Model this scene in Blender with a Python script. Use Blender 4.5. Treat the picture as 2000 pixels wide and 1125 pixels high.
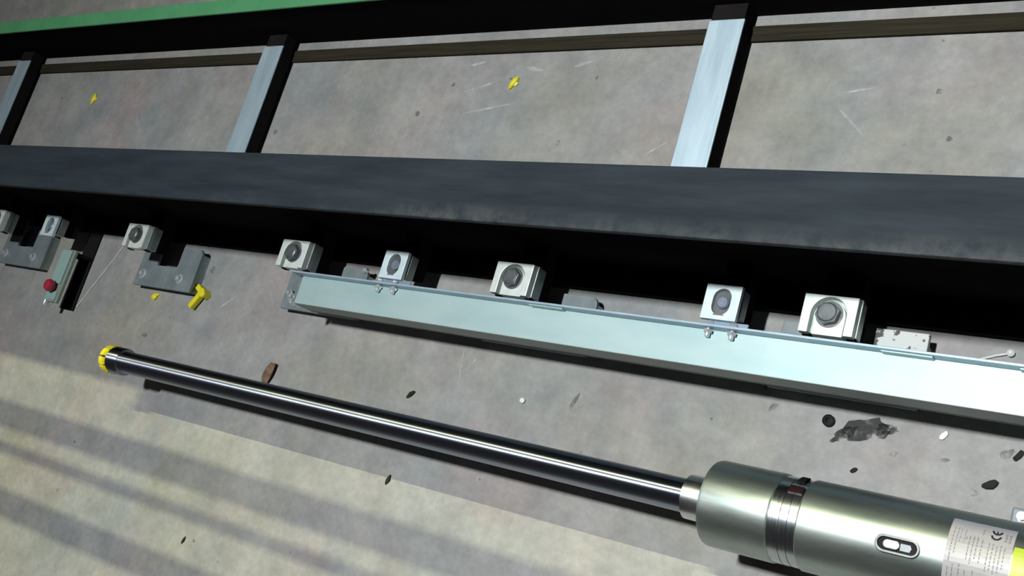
import bpy, bmesh, math, random
from mathutils import Vector, Matrix
PI = math.pi
sc = bpy.context.scene
col = sc.collection
for o in list(bpy.data.objects): bpy.data.objects.remove(o)

# ------------------------------------------------------------------ camera, world, lights, exposure
ex = Vector((0.79858, 0.27754, -0.53408)); ey = Vector((0.09681, -0.93502, -0.34113)); ez = Vector((-0.59405, 0.22072, -0.77355))
cam_d = bpy.data.cameras.new('camera'); cam = bpy.data.objects.new('camera', cam_d); col.objects.link(cam)
m = Matrix((ex, -ey, -ez)).transposed().to_4x4(); m.translation = (0, 0, 1.6); cam.matrix_world = m
cam_d.sensor_width = 36.0; cam_d.lens = 36.0 * 2068 / 2000; cam_d.clip_start = 0.02
sc.camera = cam

w = bpy.data.worlds.new('world'); sc.world = w; w.use_nodes = True
w.node_tree.nodes['Background'].inputs[0].default_value = (1.0, 0.92, 0.95, 1)
w.node_tree.nodes['Background'].inputs[1].default_value = 0.034

def area(name, loc, sx, sy, power, color, spread=180, target=None):
    d = bpy.data.lights.new(name, 'AREA'); d.shape = 'RECTANGLE'; d.size = sx; d.size_y = sy
    d.energy = power; d.color = color; d.spread = math.radians(spread)
    o = bpy.data.objects.new(name, d); col.objects.link(o); o.location = loc
    if target: o.rotation_euler = (Vector(target) - Vector(loc)).to_track_quat('-Z', 'Y').to_euler()
    return o
area('key_lamp', (-0.7, 0.6, 8.0), 0.5, 0.10, 95, (0.97, 1.0, 1.0), 66, (-0.2, 0.3, 0))
area('warm_lamp', (-0.6, 3.25, 7.0), 1.6, 0.012, 430, (1.0, 0.98, 0.64))

sc.view_settings.view_transform = 'Standard'; sc.view_settings.look = 'None'
sc.view_settings.gamma = 1.0; sc.view_settings.use_curve_mapping = False
sc.view_settings.exposure = 0.0

# ------------------------------------------------------------------ materials
def new_mat(name):
    mt = bpy.data.materials.new(name); mt.use_nodes = True
    nt = mt.node_tree; return mt, nt, nt.nodes['Principled BSDF']
def N(nt, t, **k):
    n = nt.nodes.new(t)
    for a, b in k.items():
        if a in n.inputs: n.inputs[a].default_value = b
        else: setattr(n, a, b)
    return n
def mat(name, c1, c2=None, metal=0.0, rough=0.5, scale=20.0, stretch=(1, 1, 1), bump=0.0, rvar=0.1, aniso=0.0, lo=0.35, hi=0.65, coat=0.0, spec=0.5):
    mt, nt, b = new_mat(name)
    L = nt.links.new
    c2 = c2 or tuple(c * 0.8 for c in c1)
    tc = N(nt, 'ShaderNodeTexCoord'); mp = N(nt, 'ShaderNodeMapping', Scale=stretch); L(tc.outputs['Object'], mp.inputs[0])
    ns = N(nt, 'ShaderNodeTexNoise', Scale=scale, Detail=6.0, Roughness=0.62); L(mp.outputs[0], ns.inputs['Vector'])
    rp = N(nt, 'ShaderNodeValToRGB'); rp.color_ramp.elements[0].position = lo; rp.color_ramp.elements[1].position = hi
    rp.color_ramp.elements[0].color = (*c1, 1); rp.color_ramp.elements[1].color = (*c2, 1)
    L(ns.outputs['Fac'], rp.inputs[0]); L(rp.outputs[0], b.inputs['Base Color'])
    mr = N(nt, 'ShaderNodeMapRange'); mr.inputs['To Min'].default_value = max(0.02, rough - rvar); mr.inputs['To Max'].default_value = min(1, rough + rvar)
    L(ns.outputs['Fac'], mr.inputs[0]); L(mr.outputs[0], b.inputs['Roughness'])
    b.inputs['Metallic'].default_value = metal
    b.inputs['Specular IOR Level'].default_value = spec
    if coat: b.inputs['Coat Weight'].default_value = coat
    if aniso:
        b.inputs['Anisotropic'].default_value = aniso; b.inputs['Anisotropic Rotation'].default_value = 0.25
        tg = N(nt, 'ShaderNodeTangent', direction_type='RADIAL', axis='X'); L(tg.outputs[0], b.inputs['Tangent'])
    if bump:
        bp = N(nt, 'ShaderNodeBump', Strength=bump, Distance=0.002); L(ns.outputs['Fac'], bp.inputs['Height']); L(bp.outputs[0], b.inputs['Normal'])
    return mt

def floor_mat():
    mt, nt, b = new_mat('concrete'); L = nt.links.new
    tc = N(nt, 'ShaderNodeTexCoord')
    def noise(s, d=5.0, r=0.6, off=(0, 0, 0), st=(1, 1, 1)):
        mp = N(nt, 'ShaderNodeMapping', Location=off, Scale=st); L(tc.outputs['Object'], mp.inputs[0])
        n = N(nt, 'ShaderNodeTexNoise', Scale=s, Detail=d, Roughness=r); L(mp.outputs[0], n.inputs['Vector']); return n.outputs['Fac']
    def ramp(f, a, c, pa=0.35, pc=0.65):
        r = N(nt, 'ShaderNodeValToRGB'); e = r.color_ramp.elements
        e[0].position = pa; e[1].position = pc; e[0].color = (*a, 1); e[1].color = (*c, 1); L(f, r.inputs[0]); return r.outputs[0]
    def mix(f, a, c, mode='MIX'):
        x = N(nt, 'ShaderNodeMix', data_type='RGBA', blend_type=mode)
        if isinstance(f, float): x.inputs[0].default_value = f
        else: L(f, x.inputs[0])
        L(a, x.inputs[6]); L(c, x.inputs[7]); return x.outputs[2]
    g = ramp(noise(2.6, 6), (0.265, 0.285, 0.290), (0.345, 0.335, 0.320))
    p = ramp(noise(3.4, 4, 0.55, (7, 3, 0)), (0, 0, 0), (1, 1, 1), 0.50, 0.72)
    pk = N(nt, 'ShaderNodeRGB'); pk.outputs[0].default_value = (0.335, 0.290, 0.280, 1)
    c = mix(p, g, pk.outputs[0])
    q = ramp(noise(2.2, 5, 0.6, (1, 9, 0)), (0, 0, 0), (0.8, 0.8, 0.8), 0.48, 0.70)
    ol = N(nt, 'ShaderNodeRGB'); ol.outputs[0].default_value = (0.300, 0.295, 0.240, 1)
    c = mix(q, c, ol.outputs[0])
    s = ramp(noise(11, 7, 0.68, (4, 4, 0)), (0.82, 0.83, 0.84), (1.12, 1.12, 1.11))
    c = mix(1.0, c, s, 'MULTIPLY')
    d = ramp(noise(60, 3, 0.7, (2, 2, 0)), (0.90, 0.90, 0.90), (1.07, 1.07, 1.07), 0.3, 0.7)
    c = mix(1.0, c, d, 'MULTIPLY')
    # sparse dark specks of grime
    k = ramp(noise(42, 1, 0.4, (9, 1, 0)), (0.55, 0.55, 0.53), (1, 1, 1), 0.19, 0.215)
    c = mix(1.0, c, k, 'MULTIPLY')
    L(c, b.inputs['Base Color']); b.inputs['Roughness'].default_value = 0.72; b.inputs['Specular IOR Level'].default_value = 0.3
    bp = N(nt, 'ShaderNodeBump', Strength=0.12, Distance=0.002); L(noise(150, 4), bp.inputs['Height']); L(bp.outputs[0], b.inputs['Normal'])
    return mt

def soft_mark(name, color, scale, lo, hi, amount):
    mt, nt, b = new_mat(name); L = nt.links.new
    b.inputs['Base Color'].default_value = (*color, 1); b.inputs['Roughness'].default_value = 0.7
    tc = N(nt, 'ShaderNodeTexCoord'); ns = N(nt, 'ShaderNodeTexNoise', Scale=scale, Detail=5.0, Roughness=0.65)
    L(tc.outputs['Object'], ns.inputs['Vector'])
    mr = N(nt, 'ShaderNodeMapRange'); mr.inputs['From Min'].default_value = lo; mr.inputs['From Max'].default_value = hi
    mr.inputs['To Min'].default_value = 0; mr.inputs['To Max'].default_value = amount
    L(ns.outputs['Fac'], mr.inputs[0]); L(mr.outputs[0], b.inputs['Alpha']); return mt

def beam_mat():
    mt, nt, b = new_mat('mill_scale_steel'); L = nt.links.new
    tc = N(nt, 'ShaderNodeTexCoord')
    mp = N(nt, 'ShaderNodeMapping', Scale=(1.2, 9, 4)); L(tc.outputs['Object'], mp.inputs[0])
    n1 = N(nt, 'ShaderNodeTexNoise', Scale=4.0, Detail=7.0, Roughness=0.65); L(mp.outputs[0], n1.inputs['Vector'])
    r1 = N(nt, 'ShaderNodeValToRGB'); e = r1.color_ramp.elements; e[0].position = 0.32; e[1].position = 0.70
    e[0].color = (0.018, 0.025, 0.033, 1); e[1].color = (0.036, 0.048, 0.057, 1); L(n1.outputs['Fac'], r1.inputs[0])
    # bare worn rim along the near edge of the flange, stronger towards the right-hand end
    sx = N(nt, 'ShaderNodeSeparateXYZ'); L(tc.outputs['Object'], sx.inputs[0])
    my = N(nt, 'ShaderNodeMapRange'); my.inputs['From Min'].default_value = -0.022; my.inputs['From Max'].default_value = -0.058; L(sx.outputs['Y'], my.inputs[0])
    mx = N(nt, 'ShaderNodeMapRange'); mx.inputs['From Min'].default_value = -2.0; mx.inputs['From Max'].default_value = -0.3; mx.inputs['To Min'].default_value = 0.1; L(sx.outputs['X'], mx.inputs[0])
    n2 = N(nt, 'ShaderNodeTexNoise', Scale=26.0, Detail=6.0, Roughness=0.7); L(tc.outputs['Object'], n2.inputs['Vector'])
    m2 = N(nt, 'ShaderNodeMapRange'); m2.inputs['From Min'].default_value = 0.36; m2.inputs['From Max'].default_value = 0.62; L(n2.outputs['Fac'], m2.inputs[0])
    n3 = N(nt, 'ShaderNodeTexNoise', Scale=5.0, Detail=3.0); L(tc.outputs['Object'], n3.inputs['Vector'])
    m3 = N(nt, 'ShaderNodeMapRange'); m3.inputs['From Min'].default_value = 0.35; m3.inputs['From Max'].default_value = 0.68; m3.inputs['To Max'].default_value = 1.0; L(n3.outputs['Fac'], m3.inputs[0])
    a = N(nt, 'ShaderNodeMath', operation='MULTIPLY'); L(my.outputs[0], a.inputs[0]); L(mx.outputs[0], a.inputs[1])
    a2 = N(nt, 'ShaderNodeMath', operation='MULTIPLY'); L(a.outputs[0], a2.inputs[0]); L(m2.outputs[0], a2.inputs[1])
    x = N(nt, 'ShaderNodeMix', data_type='RGBA'); a3 = N(nt, 'ShaderNodeMath', operation='MULTIPLY'); L(a2.outputs[0], a3.inputs[0]); L(m3.outputs[0], a3.inputs[1]); L(a3.outputs[0], x.inputs[0]); L(r1.outputs[0], x.inputs[6]); x.inputs[7].default_value = (0.17, 0.175, 0.165, 1)
    L(x.outputs[2], b.inputs['Base Color']); b.inputs['Roughness'].default_value = 0.7; b.inputs['Specular IOR Level'].default_value = 0.18
    bp = N(nt, 'ShaderNodeBump', Strength=0.25, Distance=0.002); L(n2.outputs['Fac'], bp.inputs['Height']); L(bp.outputs[0], b.inputs['Normal'])
    return mt

M = {}
M['floor'] = floor_mat()
M['beam'] = beam_mat()
M['slotbolt'] = mat('blue_zinc_screw', (0.26, 0.30, 0.40), (0.36, 0.40, 0.50), metal=0.5, rough=0.3)
M['lip'] = mat('channel_back_lip', (0.36, 0.47, 0.57), (0.44, 0.55, 0.64), metal=0.35, rough=0.45)
M['tab'] = mat('bracket_tab', (0.20, 0.27, 0.36), (0.27, 0.34, 0.43), metal=0.3, rough=0.5)
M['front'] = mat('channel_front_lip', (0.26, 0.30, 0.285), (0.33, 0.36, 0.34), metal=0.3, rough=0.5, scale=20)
M['black'] = mat('black_steel', (0.014, 0.0125, 0.013), (0.017, 0.015, 0.016), rough=1.0, spec=0.0, rvar=0.0)  # true black parts, plus faces whose shade is put into the colour
M['green'] = mat('green_paint', (0.105, 0.37, 0.16), (0.085, 0.32, 0.14), rough=0.5, scale=14)
M['zinc'] = mat('galvanised_sheet', (0.40, 0.56, 0.565), (0.47, 0.61, 0.61), metal=0.38, rough=0.50, scale=6, stretch=(1, 3, 3), rvar=0.05)
M['zincb'] = mat('galvanised_crossbar', (0.52, 0.68, 0.78), (0.66, 0.82, 0.90), metal=0.65, rough=0.50, scale=9, stretch=(5, 0.6, 1), rvar=0.06)
M['plate'] = mat('zinc_plate', (0.66, 0.73, 0.69), (0.76, 0.82, 0.78), metal=0.25, rough=0.42, scale=40, rvar=0.08, bump=0.1)
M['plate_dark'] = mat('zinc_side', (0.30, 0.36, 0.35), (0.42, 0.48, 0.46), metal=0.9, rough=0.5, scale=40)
M['bracket'] = mat('grey_bracket_steel', (0.16, 0.20, 0.215), (0.225, 0.26, 0.275), metal=0.2, rough=0.55, scale=25, bump=0.08)
M['scuffed'] = mat('scuffed_pale_steel', (0.05, 0.05, 0.05), (0.56, 0.59, 0.59), rough=0.6, scale=55, lo=0.43, hi=0.465)
M['bolt'] = mat('bolt_steel', (0.11, 0.125, 0.13), (0.17, 0.185, 0.19), metal=0.5, rough=0.38, scale=60)
M['bright'] = mat('bright_zinc_bolt', (0.70, 0.74, 0.78), (0.8, 0.83, 0.86), metal=0.6, rough=0.25, scale=60)
M['chrome'] = mat('chrome_rod', (0.31, 0.35, 0.43), (0.34, 0.38, 0.46), metal=1.0, rough=0.33, scale=8, rvar=0.03, aniso=1.0)
M['collar'] = mat('dark_collar', (0.10, 0.11, 0.12), (0.14, 0.15, 0.16), metal=0.9, rough=0.35)
M['barrel'] = mat('barrel_steel', (0.33, 0.39, 0.385), (0.45, 0.50, 0.485), metal=0.95, rough=0.46, scale=16, stretch=(0.5, 2, 2), rvar=0.08, aniso=0.6)
M['ring'] = mat('polished_ring', (0.42, 0.48, 0.51), (0.55, 0.60, 0.62), metal=1.0, rough=0.30, scale=30, stretch=(14, 1, 1), aniso=0.7)
M['gland'] = mat('gland_steel', (0.62, 0.66, 0.68), (0.72, 0.75, 0.76), metal=1.0, rough=0.33, scale=30, aniso=0.6)
M['yellow'] = mat('yellow_plastic', (0.80, 0.72, 0.02), (0.72, 0.62, 0.02), rough=0.45, scale=50)
M['sticker_y'] = mat('yellow_sticker', (0.36, 0.44, 0.015), (0.33, 0.41, 0.015), rough=0.4)
M['sticker'] = mat('silver_sticker', (0.27, 0.27, 0.295), (0.31, 0.30, 0.315), metal=0.0, rough=0.38)
M['ink'] = mat('print_ink', (0.13, 0.12, 0.13), (0.20, 0.19, 0.20), rough=0.5)
M['ink_black'] = mat('black_ink', (0.02, 0.02, 0.022), rough=0.5)
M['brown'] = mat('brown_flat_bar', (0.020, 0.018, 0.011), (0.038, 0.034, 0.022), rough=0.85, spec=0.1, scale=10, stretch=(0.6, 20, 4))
M['box'] = mat('grey_green_casing', (0.20, 0.27, 0.22), (0.24, 0.30, 0.25), rough=0.5)
M['panel'] = mat('pale_green_panel', (0.27, 0.41, 0.385), (0.30, 0.44, 0.41), rough=0.45)
M['red'] = mat('red_plastic', (0.42, 0.03, 0.06), (0.34, 0.02, 0.045), rough=0.3)
M['wood'] = mat('dark_wood', (0.035, 0.028, 0.02), (0.06, 0.048, 0.035), rough=0.8, stretch=(1, 8, 8))
M['leaf'] = mat('brown_scrap', (0.10, 0.055, 0.03), (0.24, 0.15, 0.10), rough=0.8, scale=60)
M['rubber'] = mat('black_rubber', (0.008, 0.008, 0.008), rough=0.6, spec=0.15)
M['chip'] = mat('dark_chip', (0.015, 0.015, 0.013), (0.035, 0.035, 0.03), rough=0.8, scale=80, spec=0.1)
M['white'] = mat('white_scrap', (0.80, 0.82, 0.82), rough=0.4)
M['string'] = mat('pale_string', (0.60, 0.62, 0.60), (0.7, 0.7, 0.68), rough=0.7)
M['redseal'] = mat('dark_red_seal', (0.022, 0.005, 0.006), rough=0.4)
M['ceil'] = mat('grey_ceiling_sheet', (0.20, 0.20, 0.20), (0.25, 0.25, 0.24), rough=0.8)
M['scratch'] = soft_mark('scratch_mark', (0.62, 0.62, 0.60), 30, 0.30, 0.75, 0.8)
M['stain'] = soft_mark('grease_stain', (0.03, 0.03, 0.03), 38, 0.40, 0.62, 0.85)
M['smudge'] = soft_mark('faint_smudge', (0.10, 0.10, 0.10), 40, 0.40, 0.80, 0.5)

# ------------------------------------------------------------------ mesh helpers
class MB:
    def __init__(s): s.v = []; s.f = []; s.smooth = False
    def add(s, vs, fs):
        n = len(s.v); s.v += [tuple(v) for v in vs]; s.f += [tuple(i + n for i in f) for f in fs]; return s
    def box(s, x0, x1, y0, y1, z0, z1):
        return s.add([(x0, y0, z0), (x1, y0, z0), (x1, y1, z0), (x0, y1, z0), (x0, y0, z1), (x1, y0, z1), (x1, y1, z1), (x0, y1, z1)],
                     [(0, 3, 2, 1), (4, 5, 6, 7), (0, 1, 5, 4), (1, 2, 6, 5), (2, 3, 7, 6), (3, 0, 4, 7)])
    def prism(s, pts, z0, z1):
        n = len(pts); vs = [(x, y, z0) for x, y in pts] + [(x, y, z1) for x, y in pts]
        return s.add(vs, [tuple(range(n - 1, -1, -1)), tuple(range(n, 2 * n))] + [(i, (i + 1) % n, (i + 1) % n + n, i + n) for i in range(n)])
    def lathe(s, prof, c=(0, 0, 0), axis='Z', n=32, a0=0.0):
        # prof: list of (distance along axis, radius); both ends are closed
        k = len(prof); vs = []; fs = []
        for t, r in prof:
            for i in range(n):
                a = a0 + 2 * PI * i / n; p, q = r * math.cos(a), r * math.sin(a)
                v = {'Z': (p, q, t), 'X': (t, p, q), 'Y': (q, t, p)}[axis]
                vs.append((v[0] + c[0], v[1] + c[1], v[2] + c[2]))
        for j in range(k - 1):
            for i in range(n):
                fs.append((j * n + i, j * n + (i + 1) % n, (j + 1) * n + (i + 1) % n, (j + 1) * n + i))
        fs.append(tuple(range(n - 1, -1, -1))); fs.append(tuple((k - 1) * n + i for i in range(n)))
        return s.add(vs, fs)
    def tube(s, pts, r, n=8):
        pts = [Vector(p) for p in pts]; vs = []; fs = []
        for i, p in enumerate(pts):
            t = (pts[min(i + 1, len(pts) - 1)] - pts[max(i - 1, 0)]).normalized()
            u = t.orthogonal().normalized() if i == 0 else (u - t * u.dot(t)).normalized()
            b = t.cross(u)
            for k in range(n):
                a = 2 * PI * k / n; vs.append(p + (u * math.cos(a) + b * math.sin(a)) * r)
        for j in range(len(pts) - 1):
            for k in range(n): fs.append((j * n + k, j * n + (k + 1) % n, (j + 1) * n + (k + 1) % n, (j + 1) * n + k))
        fs.append(tuple(range(n - 1, -1, -1))); fs.append(tuple((len(pts) - 1) * n + k for k in range(n)))
        return s.add(vs, fs)
    def build(s, name, mt, parent=None, loc=(0, 0, 0), bevel=0.0, smooth=False, label=None, kind=None):
        me = bpy.data.meshes.new(name); me.from_pydata(s.v, [], s.f)
        bm = bmesh.new(); bm.from_mesh(me); bmesh.ops.recalc_face_normals(bm, faces=bm.faces)
        if bevel:
            es = [e for e in bm.edges if len(e.link_faces) == 2 and e.calc_face_angle(0) > 0.6]
            bmesh.ops.bevel(bm, geom=es, offset=bevel, segments=2, profile=0.6, affect='EDGES', clamp_overlap=True)
        if smooth:
            for f in bm.faces: f.smooth = True
            for e in bm.edges:
                if len(e.link_faces) == 2 and e.calc_face_angle(0) > 0.6: e.smooth = False
        bm.to_mesh(me); bm.free(); me.materials.append(mt)
        o = bpy.data.objects.new(name, me); col.objects.link(o); o.location = loc
        if parent: o.parent = parent
        if label: o['label'] = label
        if kind: o['kind'] = kind
        return o
def tag(o, label, cat, group=None):
    o['label'] = label; o['category'] = cat
    if group: o['group'] = group
    return o
def thing(name, label, cat, loc=(0, 0, 0), rz=0.0, group=None):
    o = bpy.data.objects.new(name, None); col.objects.link(o); o.location = loc; o.rotation_euler = (0, 0, rz); o.empty_display_size = 0.05
    return tag(o, label, cat, group)
def dup(root, loc, label, rz=0.0):
    def cp(o, par):
        c = o.copy(); col.objects.link(c)
        if par: c.parent = par
        for ch in o.children: cp(ch, c)
        return c
    r = cp(root, None); r.location = loc; r.rotation_euler = (0, 0, rz); r['label'] = label
    return r
def arc(cx, cy, r, a0, a1, n):
    return [(cx + r * math.cos(a0 + (a1 - a0) * i / n), cy + r * math.sin(a0 + (a1 - a0) * i / n)) for i in range(n + 1)]
def hexa(r, rot=0.0): return [(r * math.cos(rot + PI / 3 * i), r * math.sin(rot + PI / 3 * i)) for i in range(6)]
def holed_plate(x0, x1, y0, y1, hole, z0, z1, cx=0.0, cy=0.0):
    ang = sorted(set([round(math.atan2(y - cy, x - cx), 5) for x, y in hole] + [round(math.atan2(y - cy, x - cx), 5) for x in (x0, x1) for y in (y0, y1)]))
    def onrect(a):
        c, s_ = math.cos(a), math.sin(a); t = 1e9
        if c > 1e-9: t = min(t, (x1 - cx) / c)
        if c < -1e-9: t = min(t, (x0 - cx) / c)
        if s_ > 1e-9: t = min(t, (y1 - cy) / s_)
        if s_ < -1e-9: t = min(t, (y0 - cy) / s_)
        return (cx + c * t, cy + s_ * t)
    hp = [(math.atan2(y - cy, x - cx), math.hypot(x - cx, y - cy)) for x, y in hole]; hp.sort()
    def onhole(a):
        for i in range(len(hp)):
            a0, r0 = hp[i]; a1, r1 = hp[(i + 1) % len(hp)]
            if i == len(hp) - 1: a1 += 2 * PI
            aa = a if a >= a0 - 1e-4 else a + 2 * PI
            if a0 - 1e-4 <= aa <= a1 + 1e-4:
                p0 = Vector((r0 * math.cos(a0), r0 * math.sin(a0))); p1 = Vector((r1 * math.cos(a1), r1 * math.sin(a1)))
                t = 0 if a1 - a0 < 1e-9 else min(1, max(0, (aa - a0) / (a1 - a0))); p = p0.lerp(p1, t); return (cx + p.x, cy + p.y)
        return (cx + hp[0][1] * math.cos(a), cy + hp[0][1] * math.sin(a))
    n = len(ang); O = [onrect(a) for a in ang]; I = [onhole(a) for a in ang]
    vs = [(*p, z1) for p in O] + [(*p, z1) for p in I] + [(*p, z0) for p in O] + [(*p, z0) for p in I]
    fs = []
    for i in range(n):
        j = (i + 1) % n
        fs += [(i, j, n + j, n + i), (2 * n + j, 2 * n + i, 3 * n + i, 3 * n + j), (j, i, 2 * n + i, 2 * n + j), (n + i, n + j, 3 * n + j, 3 * n + i)]
    return MB().add(vs, fs)

# ------------------------------------------------------------------ setting
fl = MB().add([(-8, -4, 0), (4, -4, 0), (4, 6, 0), (-8, 6, 0), (-8, -4, -0.15), (4, -4, -0.15), (4, 6, -0.15), (-8, 6, -0.15)],
              [(0, 1, 2, 3), (7, 6, 5, 4), (0, 4, 5, 1), (1, 5, 6, 2), (2, 6, 7, 3), (3, 7, 4, 0)]).build('floor', M['floor'], kind='structure')
MB().box(-8, 4, 2.012, 6, 4.2, 4.26).build('ceiling', M['ceil'], kind='structure')  # unseen slab added, its edge set to cut off the warm lamp
for i, (y, r) in enumerate([(1.924, 0.0125), (1.890, 0.0055), (1.838, 0.0120)]):  # unseen rods added to cast the soft bands on the floor
    MB().lathe([(-8, r), (4, r)], (0, y, 4.2), 'X', 12).build('trim_%d' % (i + 1), M['ceil'], kind='structure', smooth=True)

def strip_mark(name, x0, y0, x1, y1, wd, mt):
    d = Vector((x1 - x0, y1 - y0)); nrm = Vector((-d.y, d.x)).normalized() * wd / 2
    pts = [(x0, y0), (x0 + d.x * 0.3 - nrm.x, y0 + d.y * 0.3 - nrm.y), (x0 + d.x * 0.75 - nrm.x * 0.8, y0 + d.y * 0.75 - nrm.y * 0.8), (x1, y1),
           (x0 + d.x * 0.75 + nrm.x * 0.8, y0 + d.y * 0.75 + nrm.y * 0.8), (x0 + d.x * 0.3 + nrm.x, y0 + d.y * 0.3 + nrm.y)]
    MB().prism(pts, 0.0002, 0.0006).build(name, mt, fl)
for a in [(-0.662, 0.845, -0.604, 0.789, 0.005), (-0.668, 0.873, -0.595, 0.885, 0.004), (-1.02, 0.745, -0.965, 0.782, 0.004), (-1.52, 0.885, -1.42, 0.915, 0.004),
          (-1.50, 0.835, -1.36, 0.86, 0.006), (-1.36, 0.945, -1.31, 0.935, 0.010), (-1.24, 0.942, -1.19, 0.955, 0.008), (-1.28, 0.275, -1.26, 0.31, 0.004), (-1.30, 0.33, -1.285, 0.235, 0.003),
          (-1.52, 0.953, -1.47, 0.963, 0.008), (-2.06, 0.318, -2.0, 0.36, 0.006)]:
    strip_mark('scratch', *a, M['scratch'])
random.seed(4)
def blotch(name, cx, cy, rx, ry, mt, rot=0.0, n=18, j=0.3, z=0.0005):
    pts = []
    for i in range(n):
        a = 2 * PI * i / n; k = 1 + random.uniform(-j, j); x, y = rx * k * math.cos(a), ry * k * math.sin(a)
        pts.append((cx + x * math.cos(rot) - y * math.sin(rot), cy + x * math.sin(rot) + y * math.cos(rot)))
    MB().prism(pts, 0.0002, z).build(name, mt, fl)
blotch('stain', -0.503, 0.302, 0.034, 0.020, M['stain'], 0.5)
blotch('stain', -0.535, 0.289, 0.022, 0.008, M['stain'], 0.7)
blotch('stain', -0.475, 0.308, 0.016, 0.008, M['stain'], 0.0)
for a in [(-0.458, 0.274, 0.007, 0.005, 0.3), (-0.655, 0.312, 0.010, 0.004, 0.9), (-0.305, 0.303, 0.010, 0.006, 0.6), (-0.385, 0.278, 0.008, 0.003, 0.2), (-0.34, 0.24, 0.006, 0.006, 0.0),
          (-2.084, 0.785, 0.008, 0.007, 0), (-1.55, 0.908, 0.006, 0.006, 0), (-1.628, 0.836, 0.006, 0.006, 0), (-1.221, 0.769, 0.006, 0.006, 0), (-2.13, 0.41, 0.008, 0.010, 0),
          (-2.15, 0.39, 0.006, 0.006, 0), (-2.30, 0.22, 0.010, 0.006, 0), (-0.50, 0.875, 0.006, 0.005, 0), (-0.47, 0.79, 0.005, 0.005, 0), (-0.98, 0.163, 0.005, 0.014, 0), (-1.02, 0.26, 0.02, 0.004, 1.2)]:
    blotch('smudge', *a[:4], M['smudge'], a[4], 12, 0.2)

# ------------------------------------------------------------------ beams and crossbars
X0, X1 = -5.0, 0.9
BY, BW, BH = 0.5230, 0.0548, 0.330
t = thing('steel_beam', 'long dark mill-scale steel beam with wide worn top, running across the middle above the clamps', 'beam', (0, BY, 0))
MB().box(X0, X1, -BW, BW, BH - 0.013, BH).build('top_flange', M['beam'], t, bevel=0.003)
MB().box(X0, X1, -0.004, 0.004, 0.012, BH - 0.013).build('web', M['black'], t)  # web and lower flange blackened to hold the shade below the top
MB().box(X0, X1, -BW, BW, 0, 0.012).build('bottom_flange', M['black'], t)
GY0, GY1, GH = 1.035, 1.0755, 0.16
t = thing('green_beam', 'long narrow green painted beam at the far edge of the floor, top left', 'beam', (0, GY0, 0))
MB().box(X0, X1, 0, GY1 - GY0, GH - 0.006, GH).build('top_flange', M['green'], t, bevel=0.002)
MB().box(X0, X1, 0.002, GY1 - GY0 - 0.002, 0, GH - 0.006).build('side_wall', M['black'], t, label='black lower side wall')  # side of the green beam, its shade put into a black colour
tag(MB().box(X0, X1, 0.980, 1.012, 0, 0.007).build('flat_bar', M['brown'], bevel=0.001), 'thin dark brown flat bar lying on the floor along the foot of the green beam', 'bar')  # low dark brown box with lengthwise streaks
def crossbar(xc, label):
    t = thing('crossbar', label, 'crossbar', (xc, 0.523, 0), 0, 'crossbars between the two long beams')
    y1 = 1.002 - 0.523; hw = 0.0355
    MB().box(-hw, hw, 0, y1, 0.046, 0.050).build('top_face', M['zincb'], t, bevel=0.001)
    MB().box(-hw, -hw + 0.004, 0, y1, 0.014, 0.046).build('side_wall', M['black'], t)  # both sides of the galvanised bar coloured black for their shade
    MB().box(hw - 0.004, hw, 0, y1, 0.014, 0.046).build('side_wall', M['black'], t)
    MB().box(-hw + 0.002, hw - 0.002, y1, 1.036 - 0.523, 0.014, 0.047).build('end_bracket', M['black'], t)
    return t
cb = crossbar(-0.8895, 'pale blue galvanised crossbar right of centre, the widest and brightest of the three')
dup(cb, (-2.1435, 0.523, 0), 'blue-grey galvanised crossbar left of centre, the middle one of the three')
dup(cb, (-3.351, 0.523, 0), 'short visible piece of grey crossbar at the far left edge, above the dark beam')

# ------------------------------------------------------------------ square rail clamps
CY = 0.439
def make_clamp(loc, label):
    t = thing('rail_clamp', label, 'clamp', loc, 0, 'square bolted clamps along the dark beam')
    h = 0.041; hy = 0.0315; r = 0.0270
    pts = [(-h, -hy), (-r, -hy)] + arc(0, -0.001, r, PI, 0, 18) + [(r, -hy), (h, -hy), (h, 0.0285), (-h, 0.0285)]
    MB().prism(pts, 0.116, 0.130).build('plate', M['plate'], t, bevel=0.0012)
    q = 0.0215
    MB().prism([(-q, -hy - 0.001)] + [(q + 0.003, -hy - 0.001)] + arc(0.0015, -0.003, q + 0.0015, 0, PI, 18), 0.109, 0.1245).build('tongue', M['plate'], t, bevel=0.001)
    b = MB(); b.lathe([(0.1245, 0.0205), (0.1265, 0.0205)], n=28)
    b.prism(hexa(0.0185, 0.3), 0.1265, 0.137); b.lathe([(0.137, 0.0155), (0.1385, 0.013)], n=24)
    b.build('bolt', M['bolt'], t, bevel=0.0008)
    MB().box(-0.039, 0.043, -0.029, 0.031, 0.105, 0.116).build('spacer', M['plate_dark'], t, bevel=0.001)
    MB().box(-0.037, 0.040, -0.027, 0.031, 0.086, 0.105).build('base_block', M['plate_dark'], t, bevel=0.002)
    for x in (-0.040, 0.028): MB().box(x, x + 0.013, -0.0325, -0.029, 0.099, 0.113).build('foot', M['black'], t, bevel=0.001)
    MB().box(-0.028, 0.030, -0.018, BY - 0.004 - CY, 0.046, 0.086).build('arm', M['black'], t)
    return t
c0 = make_clamp((-0.5514, CY, 0), 'largest square zinc clamp with a dark hex bolt, left of the scuffed pale block')
dup(c0, (-1.136, CY, 0), 'square zinc clamp with a hex bolt standing behind the middle of the long channel')
dup(c0, (-1.721, CY, 0), 'square zinc clamp with a hex bolt beside the left end of the long channel')
dup(c0, (-2.2915, CY, 0), 'square clamp with a hex bolt, pale string running from its corner')
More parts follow.
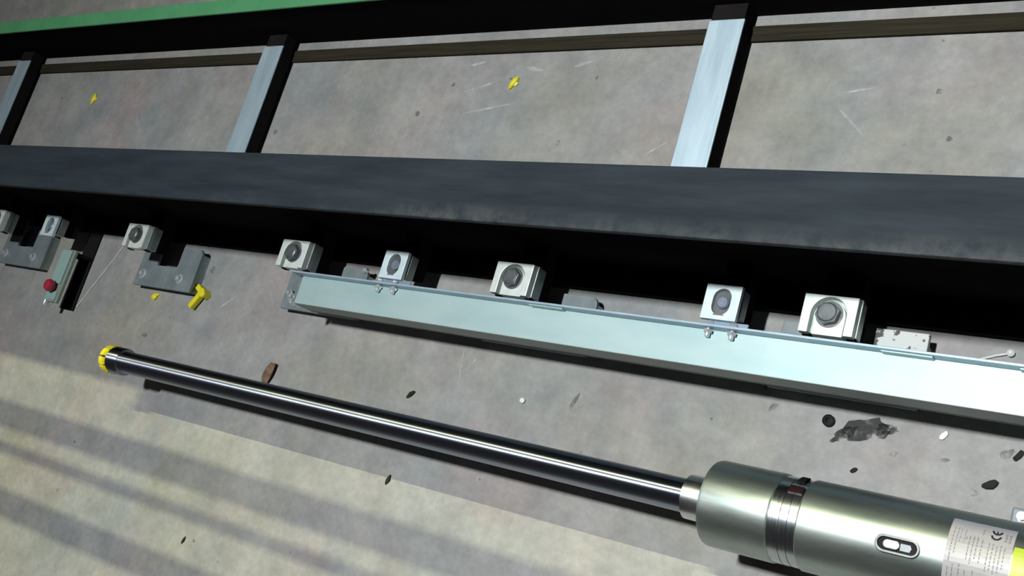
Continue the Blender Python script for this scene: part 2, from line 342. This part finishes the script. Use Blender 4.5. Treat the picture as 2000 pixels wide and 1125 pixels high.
dup(c0, (-2.969, CY, 0), 'square clamp cut off by the left edge of the picture')

# ------------------------------------------------------------------ slotted brackets
SY = 0.4415
def make_slot(loc, label, bolted=True):
    t = thing('slotted_bracket', label, 'bracket', loc, 0, 'slotted brackets along the dark beam')
    rr = 0.0155
    hole = arc(0, 0.007, rr, 0, PI, 14) + arc(0, -0.006, rr, PI, 2 * PI, 14)
    holed_plate(-0.0305, 0.0305, -0.0295, 0.029, hole, 0.109, 0.118).build('plate', M['zincp'], t, bevel=0.0008)
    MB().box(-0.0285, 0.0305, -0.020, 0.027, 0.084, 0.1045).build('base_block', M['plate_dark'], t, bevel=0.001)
    MB().prism(arc(0, 0.007, rr + 0.002, 0, PI, 14) + arc(0, -0.006, rr + 0.002, PI, 2 * PI, 14), 0.1045, 0.109).build('slot_floor', M['bolt'], t)
    b = MB(); b.lathe([(0.109, 0.0105), (0.114, 0.0105), (0.1165, 0.008)], (0.001, 0.001, 0), n=24)
    b.prism([(x + 0.001, y + 0.001) for x, y in hexa(0.0055, 0.2)], 0.1165, 0.118)
    b.build('bolt', M['slotbolt'], t, smooth=True)
    MB().box(-0.009, 0.009, -0.0225, -0.0205, 0.118, 0.1186).build('stamped_mark', M['ink'], t)
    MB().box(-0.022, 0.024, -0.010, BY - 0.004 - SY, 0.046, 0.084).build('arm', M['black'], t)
    if bolted:
        tb = MB(); tb.box(-0.0150, 0.0500, -0.0462, -0.0290, 0.1055, 0.1085); tb.box(-0.0120, 0.0500, -0.0464, -0.0440, 0.1055, 0.147)
        tb.build('tab', M['tab'], t, bevel=0.0005)
        for x in (0.001, 0.041):
            b = MB(); b.lathe([(-0.0655, 0.0035), (-0.0640, 0.0042), (-0.0440, 0.0042)], (x, 0, 0.1400), 'Y', 14)
            b.lathe([(-0.0590, 0.0070), (-0.0535, 0.0078)], (x, 0, 0.1400), 'Y', 6, 0.3)
            b.lathe([(-0.0440, 0.0070), (-0.0395, 0.0070)], (x, 0, 0.1400), 'Y', 6, 0.1)
            b.build('lock_bolt', M['bright'], t, bevel=0.0005)
    return t
M['zincp'] = mat('zinc_slot_plate', (0.62, 0.78, 0.82), (0.74, 0.86, 0.89), metal=0.25, rough=0.44, scale=40, rvar=0.08)
s0 = make_slot((-0.7297, SY, 0), 'zinc bracket with a round slot bolted to the channel, left of the largest clamp')
dup(s0, (-1.4385, SY, 0), 'narrow slotted zinc bracket with two small bolts on the channel edge near its left end')
make_slot((-2.704, SY, 0), 'small slotted bracket over the grey U bracket at far left, behind the red-knobbed box', bolted=False)

# ------------------------------------------------------------------ U brackets lying on the floor
def make_u(loc, label, arm_mat=None):
    t = thing('u_bracket', label, 'bracket', loc, 0, 'grey U brackets under the clamps')
    # local origin: middle of the notch, y measured from the near edge of the body
    c = 0.014
    pts = [(-0.1125, 0), (0.1195, 0), (0.1195, 0.112 - c)] + arc(0.1195 - c, 0.112 - c, c, 0, PI / 2, 6)[1:] + [(0.044, 0.112), (0.044, 0.058), (-0.041, 0.058), (-0.041, 0.112), (-0.1085, 0.112)]
    MB().prism(pts, 0.022, 0.030).build('plate', arm_mat or M['bracket'], t, bevel=0.0015)
    sk = MB(); sk.box(0.105, 0.117, 0.004, 0.100, 0, 0.022); sk.box(-0.110, -0.102, 0.004, 0.108, 0, 0.022); sk.box(-0.102, 0.105, 0.004, 0.012, 0, 0.022)
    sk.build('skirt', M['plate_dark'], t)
    for x in (-0.083, 0.068):
        b = MB(); b.lathe([(0.030, 0.0125), (0.032, 0.0125)], (x, 0.030, 0), n=22); b.lathe([(0.032, 0.0085), (0.0365, 0.0085), (0.040, 0.0065), (0.0415, 0.003)], (x, 0.030, 0), n=18)
        b.build('bolt', M['bright'], t, smooth=True)
    return t
UY = 0.338
u0 = make_u((-2.2695, UY, 0), 'grey U-shaped steel bracket with two shiny bolts beside the yellow plug')
dup(u0, (-2.947, UY, 0), 'grey U-shaped bracket with two shiny bolts at the left edge, beside the red-knobbed box')
dup(u0, (-1.707, UY, 0), 'grey bracket arm showing behind the left part of the long channel')
dup(u0, (-1.1295, UY, 0), 'grey bracket arm showing behind the middle of the long channel, right of the middle clamp')
ue = dup(u0, (-0.549, UY, 0), 'bracket under the largest clamp with a scuffed pale arm at its right')
MB().prism([(0.0425, 0.060), (0.121, 0.060), (0.121, 0.1135), (0.0425, 0.1135)], 0.0302, 0.042).build('pad', M['scuffed'], ue, bevel=0.002, label='pale block with black scuff marks')  # highlight on the arm put into a pale raised top; scuffs are real
tag(MB().lathe([(0, 0.006), (0.008, 0.006), (0.011, 0.003)], n=16).build('loose_screw', M['bright'], loc=(-1.592, 0.446, 0.0302), smooth=True), 'tiny shiny screw on the corner of the bracket arm left of the narrow slotted bracket', 'screw')

# ------------------------------------------------------------------ long galvanised channel
t = thing('metal_channel', 'long pale galvanised channel with a raised back lip, shining white towards the right', 'channel', (-1.660, 0.3308, 0))
Lc = 2.5
MB().box(0.0, Lc, 0.0, 0.0592, 0.1315, 0.134).build('top_face', M['zinc'], t)
MB().box(-0.018, Lc, 0.0592, 0.0630, 0.110, 0.155).build('back_lip', M['lip'], t, bevel=0.0008)
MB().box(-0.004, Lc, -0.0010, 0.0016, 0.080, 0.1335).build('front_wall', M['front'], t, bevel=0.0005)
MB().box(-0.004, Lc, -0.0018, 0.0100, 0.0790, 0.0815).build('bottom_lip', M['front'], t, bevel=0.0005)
MB().box(-0.018, 0.0, 0.002, 0.0592, 0.122, 0.126).build('end_plate', M['plate_dark'], t, bevel=0.0008)
for i, (bx, by, z) in enumerate([(-0.030, 0.020, 0.108), (-0.018, 0.013, 0.110), (-0.014, 0.001, 0.106)]):
    b = MB(); b.prism([(bx + x, by + y) for x, y in hexa(0.0080 - i * 0.001, 0.2 + i)], z, z + 0.020); b.lathe([(z + 0.020, 0.0050), (z + 0.027, 0.0040)], (bx, by, 0), n=14)
    b.build('bolt', M['bright'], t, bevel=0.0006)
for x in (0.59, 1.20, 1.38):
    MB().box(x, x + 0.07, 0.0570, 0.0592, 0.1342, 0.148).build('splice_plate', M['zinc'], t, bevel=0.0005)

# ------------------------------------------------------------------ hydraulic cylinder with its chrome rod
AY, AZ, RC = 0.1310, 0.132, 0.0633
t = thing('hydraulic_cylinder', 'large grey steel hydraulic cylinder with a long chrome piston rod and a yellow end cap', 'cylinder', (-0.656, AY, 0))
def ax(prof, name, mt, n=64, **k): return MB().lathe(prof, (0, 0, AZ), 'X', n).build(name, mt, t, smooth=True, **k)
ax([(0.0, RC - 0.006), (0.002, RC - 0.002), (0.007, RC), (0.105, RC), (0.107, RC - 0.0015)], 'barrel_head', M['barrel'])
ax([(0.107, RC - 0.0022), (0.147, RC - 0.0022)], 'ring_band', M['ring'], label='polished ring band around the barrel')
ax([(0.147, RC - 0.0015), (0.149, RC), (1.35, RC), (1.36, RC - 0.004)], 'barrel', M['barrel'])
def wrap(x0, x1, a0, a1, r0, r1, n=14):
    # patch on the barrel: x range, angle from the top towards +y
    vs = []; fs = []
    for i in range(n + 1):
        a = a0 + (a1 - a0) * i / n
        for r in (r0, r1):
            for x in (x0, x1): vs.append((x, r * math.sin(a), AZ + r * math.cos(a)))
    for i in range(n):
        p = i * 4; q = p + 4
        fs += [(p + 2, p + 3, q + 3, q + 2), (p, q, q + 1, p + 1), (p, p + 2, q + 2, q), (p + 1, q + 1, q + 3, p + 3)]
    fs += [(0, 1, 3, 2), (n * 4, n * 4 + 2, n * 4 + 3, n * 4 + 1)]
    return MB().add(vs, fs)
R = math.radians
wrap(0.124, 0.144, R(32), R(44), RC - 0.0022, RC + 0.0003, 6).build('seal', M['redseal'], t, label='dark red seal spot')
wrap(0.128, 0.139, R(54), R(75), RC - 0.0022, RC + 0.0006, 6).build('band_buckle', M['black'], t, label='black band end')
for x in (0.1225, 0.1345):
    wrap(x, x + 0.0007, R(-100), R(70), RC - 0.0022, RC - 0.0020, 24).build('band_line', M['black'], t)
# gland nut, rod, collar, end cap
ax([(-0.042, 0.0285), (-0.040, 0.0330), (0.002, 0.0335), (0.004, 0.030)], 'gland_nut', M['gland'], 48)
ax([(-1.5320, 0.0245), (-1.5270, 0.0253), (-0.03, 0.0253)], 'piston_rod', M['chrome'], 48)
ax([(-1.5220, 0.0295), (-1.5200, 0.0315), (-1.4850, 0.0315), (-1.4820, 0.0295)], 'collar', M['chrome'], 40)
cap = ax([(-1.5400, 0.024), (-1.5385, 0.028), (-1.5220, 0.028)], 'end_cap', M['black'], 32, label='black core of the yellow end cap')
for k in range(9):
    a0 = 2 * PI * k / 9 + 0.25; a1 = a0 + 2 * PI / 9 - 0.13
    n = 5; vs = []; fs = []
    prof = [(-1.5475, 0.016), (-1.5475, 0.027), (-1.5430, 0.0325), (-1.5265, 0.0335), (-1.5240, 0.028), (-1.5400, 0.016)]
    for i in range(n + 1):
        a = a0 + (a1 - a0) * i / n
        for x, r in prof: vs.append((x, r * math.cos(a), AZ + r * math.sin(a)))
    m_ = len(prof)
    for i in range(n):
        for j in range(m_): fs.append((i * m_ + j, i * m_ + (j + 1) % m_, (i + 1) * m_ + (j + 1) % m_, (i + 1) * m_ + j))
    fs += [tuple(range(m_)), tuple(n * m_ + j for j in range(m_ - 1, -1, -1))]
    MB().add(vs, fs).build('cap_segment', M['yellow'], cap, smooth=True, label='yellow plastic segment')
# obround filler opening on top of the barrel
def obround(hx, r, n=12): return arc(hx, 0, r, -PI / 2, PI / 2, n) + arc(-hx, 0, r, PI / 2, 3 * PI / 2, n)
ang = R(-5)
def on_top(pts, z0, z1, xc, mt, name, rot=0.05, bevel=0.0):
    mb = MB(); mb.prism([(x * math.cos(rot) - y * math.sin(rot), x * math.sin(rot) + y * math.cos(rot)) for x, y in pts], z0, z1)
    mb.v = [(xc + x, RC * math.sin(ang) + y * math.cos(ang) + (z - RC) * math.sin(ang), AZ + RC * math.cos(ang) - y * math.sin(ang) + (z - RC) * math.cos(ang)) for x, y, z in mb.v]
    return mb.build(name, mt, t, bevel=bevel)
ring = holed_plate(-0.031, 0.031, -0.0125, 0.0125, obround(0.018, 0.0065), 0, 1)
def ob_ring(hx, r0, r1, z0, z1):
    o_ = obround(hx, r1); i_ = obround(hx, r0); n = len(o_)
    vs = [(*p, z1) for p in o_] + [(*p, z1) for p in i_] + [(*p, z0) for p in o_] + [(*p, z0) for p in i_]; fs = []
    for i in range(n):
        j = (i + 1) % n
        fs += [(i, j, n + j, n + i), (2 * n + j, 2 * n + i, 3 * n + i, 3 * n + j), (j, i, 2 * n + i, 2 * n + j), (n + i, n + j, 3 * n + j, 3 * n + i)]
    mb = MB().add(vs, fs)
    mb.v = [(0.282 + x, RC * math.sin(ang) + y * math.cos(ang) + (z - RC) * math.sin(ang), AZ + RC * math.cos(ang) - y * math.sin(ang) + (z - RC) * math.cos(ang)) for x, y, z in mb.v]
    return mb
ob_ring(0.0165, 0.0080, 0.0115, RC - 0.002, RC + 0.0035).build('filler_rim', M['collar'], t, bevel=0.0008)
on_top(obround(0.0165, 0.0082), RC - 0.001, RC + 0.0005, 0.282, M['rubber'], 'filler_recess', 0.0)
on_top([(x - 0.007, y) for x, y in obround(0.005, 0.0055)], RC + 0.0005, RC + 0.0045, 0.282, M['bright'], 'filler_plug', 0.0, 0.0015)
on_top([(0.004, -0.005), (0.016, -0.005), (0.018, 0.0), (0.016, 0.004), (0.004, 0.004)], RC + 0.0005, RC + 0.002, 0.282, M['collar'], 'filler_tab', 0.0)
# silver type label with print
lab = wrap(0.338, 0.412, R(47), R(-62), RC, RC + 0.0004, 20).build('type_label', M['sticker'], t, label='silver label with rows of small print')
random.seed(11)
pr = MB()
def line(x, a0, a1, wd):
    a = a0
    while a > a1:
        b_ = a - random.uniform(2.0, 5.0)
        m2 = wrap(x, x + wd, R(a), R(max(b_, a1)), RC + 0.0004, RC + 0.0006, 2); pr.add(m2.v, m2.f); a = b_ - random.uniform(0.8, 1.6)
for x, a0, a1 in [(0.343, 34, -8), (0.3475, 34, 2), (0.3585, 24, 20), (0.3625, 26, -2), (0.367, 26, -6), (0.3715, 26, 0), (0.3755, 38, 30), (0.377, 24, -4), (0.385, 22, -10), (0.3895, 22, -8), (0.394, 20, -12), (0.3985, 22, -10),
                  (0.403, 20, -4), (0.343, -14, -52), (0.3485, -10, -50), (0.356, -8, -46), (0.363, -14, -50), (0.372, -12, -48), (0.381, -20, -54), (0.390, -18, -50), (0.400, -14, -48)]:
    line(x, a0, a1, 0.0014)
for x, a in [(0.401, 38), (0.401, 34), (0.401, 30), (0.4055, 38), (0.4055, 34), (0.4055, 30)]: line(x, a, a - 3, 0.0026)
for x in (0.3515, 0.3565): line(x, 33, 16, 0.0008)
pr.build('small_print', M['ink'], lab, kind='stuff')
ce = MB()
def ce_pt(u, v): # u along reading direction (towards +y), v = letter height (towards -x)
    a = R(26) + u / RC; return (0.391 - v, a)
def ce_band(p):
    vs = []; fs = []
    for (x, a) in p:
        for r in (RC + 0.0004, RC + 0.0007): vs.append((x, r * math.sin(a), AZ + r * math.cos(a)))
    n = len(p) // 2
    for i in range(n - 1):
        o_ = [2 * i, 2 * i + 2, 2 * (2 * n - 2 - i), 2 * (2 * n - 1 - i)]
        fs.append(tuple(k + 1 for k in o_)); fs.append(tuple(reversed(o_)))
    ce.add(vs, fs)
for u0_ in (0.0072, 0.0150):
    ou = [ce_pt(u0_ + 0.0062 * math.cos(a), 0.0062 * math.sin(a)) for a in [PI / 2 + PI * i / 14 for i in range(15)]]
    inn = [ce_pt(u0_ + 0.0038 * math.cos(a), 0.0038 * math.sin(a)) for a in [PI * 1.5 - PI * i / 14 for i in range(15)]]
    ce_band(ou + inn)
ce_band([ce_pt(0.0100, -0.0009), ce_pt(0.0150, -0.0009), ce_pt(0.0150, 0.0009), ce_pt(0.0100, 0.0009)])
ce.build('conformity_mark', M['ink_black'], lab, label='black CE mark')
ys = wrap(0.4135, 0.52, R(24), R(-60), RC, RC + 0.0005, 16).build('yellow_sticker', M['sticker_y'], t, label='bright yellow warning sticker')
wrap(0.4355, 0.4385, R(4), R(1.5), RC + 0.0005, RC + 0.0008, 2).build('printed_dot', M['ink'], ys)
wrap(0.4360, 0.4385, R(-2), R(-12), RC + 0.0005, RC + 0.0008, 4).build('printed_bar', M['ink'], ys)
# port fitting on the far side of the barrel
MB().box(0.385, 0.475, 0.055, 0.088, 0.062, 0.090).build('port_block', M['bracket'], t, bevel=0.003)
b = MB(); b.prism([(0.401 + x, 0.0755 + y) for x, y in hexa(0.0085, 0.1)], 0.090, 0.104); b.lathe([(0.104, 0.006), (0.113, 0.006)], (0.401, 0.0755, 0), n=16)
b.build('port_screw', M['bright'], t, bevel=0.0008)
MB().lathe([(0.090, 0.011), (0.103, 0.0125), (0.110, 0.010), (0.113, 0.004)], (0.431, 0.0765, 0), n=24).build('port_cap', M['white'], t, smooth=True, label='white plastic port cap')
for xx in (-0.60, 0.35):
    tt = MB().prism([(-0.036, -0.045), (0.036, -0.045), (0.036, 0.045), (-0.036, 0.045)], 0, AZ - RC + 0.0002).build('support_block', M['wood'], loc=(xx, AY - 0.012, 0), bevel=0.002)
    tag(tt, 'dark wooden block under the near end of the cylinder barrel' if xx < 0 else 'dark wooden block under the far right part of the cylinder, outside the picture', 'block')

# ------------------------------------------------------------------ switch box with red knob
t = thing('switch_box', 'slim grey-green switch box with a red knob, beside the bracket at far left', 'switch box', (-2.6645, 0.2475, 0))
MB().box(-0.0305, 0.0305, 0, 0.150, 0.050, 0.0585).build('casing', M['box'], t, bevel=0.0015)
MB().box(-0.0275, 0.0195, 0.052, 0.147, 0.0585, 0.0625).build('cover_panel', M['panel'], t, bevel=0.001)
MB().box(-0.0275, 0.0195, 0.003, 0.030, 0.0585, 0.0610).build('end_panel', M['panel'], t, bevel=0.001)
MB().lathe([(0.0585, 0.010), (0.066, 0.010), (0.067, 0.0155), (0.076, 0.017), (0.083, 0.0135), (0.086, 0.006)], (-0.004, 0.041, 0), n=28).build('knob', M['red'], t, smooth=True, label='red round knob')
b = MB(); b.lathe([(-0.012, 0.0055), (-0.006, 0.0075), (0.004, 0.0075)], (-0.012, -0.002, 0.062), 'Y', 14); b.lathe([(-0.004, 0.004), (0.016, 0.004)], (0.004, 0.004, 0.064), 'X', 12)
b.build('end_screw', M['bright'], t, smooth=True)
MB().box(-0.0290, 0.0290, 0.1375, 0.1465, 0.0045, 0.050).build('stand', M['black'], t)
MB().box(-0.0290, 0.0290, -0.004, 0.245, 0.0, 0.0045).build('base_strip', M['black'], t, label='black flat strip on the floor')  # flat base blackened in the outline of the box's shadow

# ------------------------------------------------------------------ small loose things
def tri_plug(name, loc, label, s, rz, cat='plug'):
    t = thing(name, label, cat, loc, rz)
    MB().box(-0.008 * s, 0.008 * s, -0.034 * s, 0.026 * s, 0.004 * s, 0.020 * s).build('stem', M['yellow'], t, bevel=0.004 * s)
    MB().prism([(-0.004 * s, 0.004 * s), (0.020 * s, 0.012 * s), (0.022 * s, 0.024 * s), (0.006 * s, 0.031 * s), (-0.008 * s, 0.026 * s)], 0, 0.023 * s).build('head', M['yellow'], t, bevel=0.003 * s)
    MB().box(-0.030 * s, -0.012 * s, 0.008 * s, 0.024 * s, 0.0, 0.018 * s).build('tab', M['yellow'], t, bevel=0.003 * s)
    MB().box(-0.012 * s, 0.0, 0.012 * s, 0.018 * s, 0.002 * s, 0.010 * s).build('neck', M['yellow'], t)
    return t
tri_plug('plastic_plug', (-2.130, 0.334, 0), 'bright yellow T-shaped plastic plug at the corner of the grey bracket', 0.95, -0.55)
def nub(loc, label, sx, sy, rz):
    o = MB(); o.lathe([(0, 1.0), (0.5, 1.05), (0.85, 0.8), (1.0, 0.4)], n=10)
    o.v = [(x * sx * (1 + 0.2 * (y > 0)), y * sy, z * 0.008) for x, y, z in o.v]
    o.add([(sx * 0.7, -sy * 0.3, 0), (sx * 1.8, -sy * 0.2, 0), (sx * 1.8, sy * 0.3, 0), (sx * 0.7, sy * 0.4, 0), (sx * 0.7, -sy * 0.3, 0.005), (sx * 1.8, -sy * 0.2, 0.003), (sx * 1.8, sy * 0.3, 0.003), (sx * 0.7, sy * 0.4, 0.005)],
          [(0, 3, 2, 1), (4, 5, 6, 7), (0, 1, 5, 4), (1, 2, 6, 5), (2, 3, 7, 6), (3, 0, 4, 7)])
    ob = o.build('plastic_scrap', M['yellow'], loc=loc, smooth=True); ob.rotation_euler = (0, 0, rz)
    return tag(ob, label, 'scrap', 'small yellow plastic scraps on the floor')
nub((-2.312, 0.320, 0), 'small yellow plastic scrap just below the edge of the grey bracket with the yellow plug', 0.009, 0.009, 0.5)
nub((-2.951, 0.885, 0), 'small yellow scrap on the floor left of the middle crossbar, above the dark beam', 0.008, 0.018, -0.1)
nub((-1.379, 0.907, 0), 'small yellow scrap on the floor between the middle and right crossbars', 0.006, 0.016, -0.5)
tag(MB().tube([(-2.524, 0.441, 0.0015), (-2.553, 0.386, 0.0015), (-2.595, 0.315, 0.0015), (-2.618, 0.272, 0.0015), (-2.628, 0.258, 0.0015)], 0.0015, 6).build('string', M['string'], smooth=True), 'thin pale string on the floor running down-left from a clamp corner', 'string')
t = thing('wire_pin', 'thin pale wire with a round bead end beyond the channel at far right', 'wire', (-0.323, 0.448, 0))
MB().lathe([(0, 0.003), (0.003, 0.0055), (0.007, 0.0055), (0.0105, 0.002)], n=16).build('bead', M['string'], t, smooth=True)
MB().tube([(-0.004, -0.001, 0.004), (-0.02, -0.006, 0.003), (-0.045, -0.016, 0.002), (-0.07, -0.020, 0.002)], 0.0016, 6).build('wire', M['string'], t, smooth=True)
# curled brown scrap
o = MB(); n = 8
vs = []; fs = []
for i in range(n + 1):
    u = i / n; wd = 0.014 * math.sin(PI * (0.12 + 0.8 * (1 - u))) ** 0.7
    for k in range(5):
        s_ = k / 4 * 2 - 1; x = s_ * wd + 0.012 * u * u; y = -0.022 + 0.052 * u; z = 0.0015 + 0.009 * s_ * s_ * (0.5 + 0.5 * u)
        vs.append((x, y, z)); vs.append((x, y, z + 0.0012))
for i in range(n):
    for k in range(4):
        p = (i * 5 + k) * 2; q = ((i + 1) * 5 + k) * 2
        fs += [(p + 1, p + 3, q + 3, q + 1), (p, q, q + 2, p + 2)]
for k in range(4): p = k * 2; fs.append((p, p + 2, p + 3, p + 1)); p = (n * 5 + k) * 2; fs.append((p, p + 1, p + 3, p + 2))
for i in range(n): p = i * 10; q = p + 10; fs.append((p, p + 1, q + 1, q)); p += 8; q += 8; fs.append((p, q, q + 1, p + 1))
tag(o.add(vs, fs).build('leaf_scrap', M['leaf'], loc=(-1.812, 0.186, 0), smooth=True), 'curled brown leaf-like scrap on the floor above the piston rod', 'scrap')
tag(MB().lathe([(0, 0.0095), (0.007, 0.0095), (0.008, 0.008), (0.008, 0.004), (0.005, 0.003)], n=22).build('rubber_plug', M['rubber'], loc=(-0.561, 0.305, 0), smooth=True), 'small round black rubber plug on the floor beside the grease stain', 'plug')
def chip(loc, rx, ry, h, rz, mt, label, name='debris_chip', group=None):
    pts = [(rx * (1 + random.uniform(-.25, .25)) * math.cos(2 * PI * i / 8), ry * (1 + random.uniform(-.25, .25)) * math.sin(2 * PI * i / 8)) for i in range(8)]
    ob = MB().prism(pts, 0, h).build(name, mt, loc=loc, bevel=h * 0.2); ob.rotation_euler = (0, 0, rz)
    return tag(ob, label, 'debris', group)
random.seed(8)
chip((-0.318, 0.256, 0), 0.0125, 0.006, 0.006, 0.5, M['rubber'], 'largest black chip on the floor, above the type label of the cylinder')
chip((-0.290, 0.303, 0), 0.012, 0.004, 0.004, 1.0, M['chip'], 'dark curled chip at the right edge below the channel')
chip((-1.385, 0.040, 0), 0.004, 0.010, 0.004, -0.3, M['chip'], 'small dark chip on the pale floor below the middle of the rod')
chip((-1.395, 0.212, 0), 0.005, 0.011, 0.004, -0.7, M['chip'], 'small dark sliver between the rod and the channel')
chip((-0.508, 0.238, 0), 0.007, 0.003, 0.003, 0.6, M['chip'], 'tiny dark chip just above the polished ring of the cylinder')
chip((-1.128, 0.243, 0), 0.0055, 0.0055, 0.006, 0.3, M['white'], 'tiny white crumb on the floor between the rod and the channel')
chip((-0.392, 0.313, 0), 0.004, 0.010, 0.004, -0.6, M['bright'], 'tiny shiny metal shaving just below the right part of the channel')
chip((-1.90, -0.205, 0), 0.003, 0.008, 0.003, -0.3, M['chip'], 'tiny dark sliver among the shadow bands at lower left')
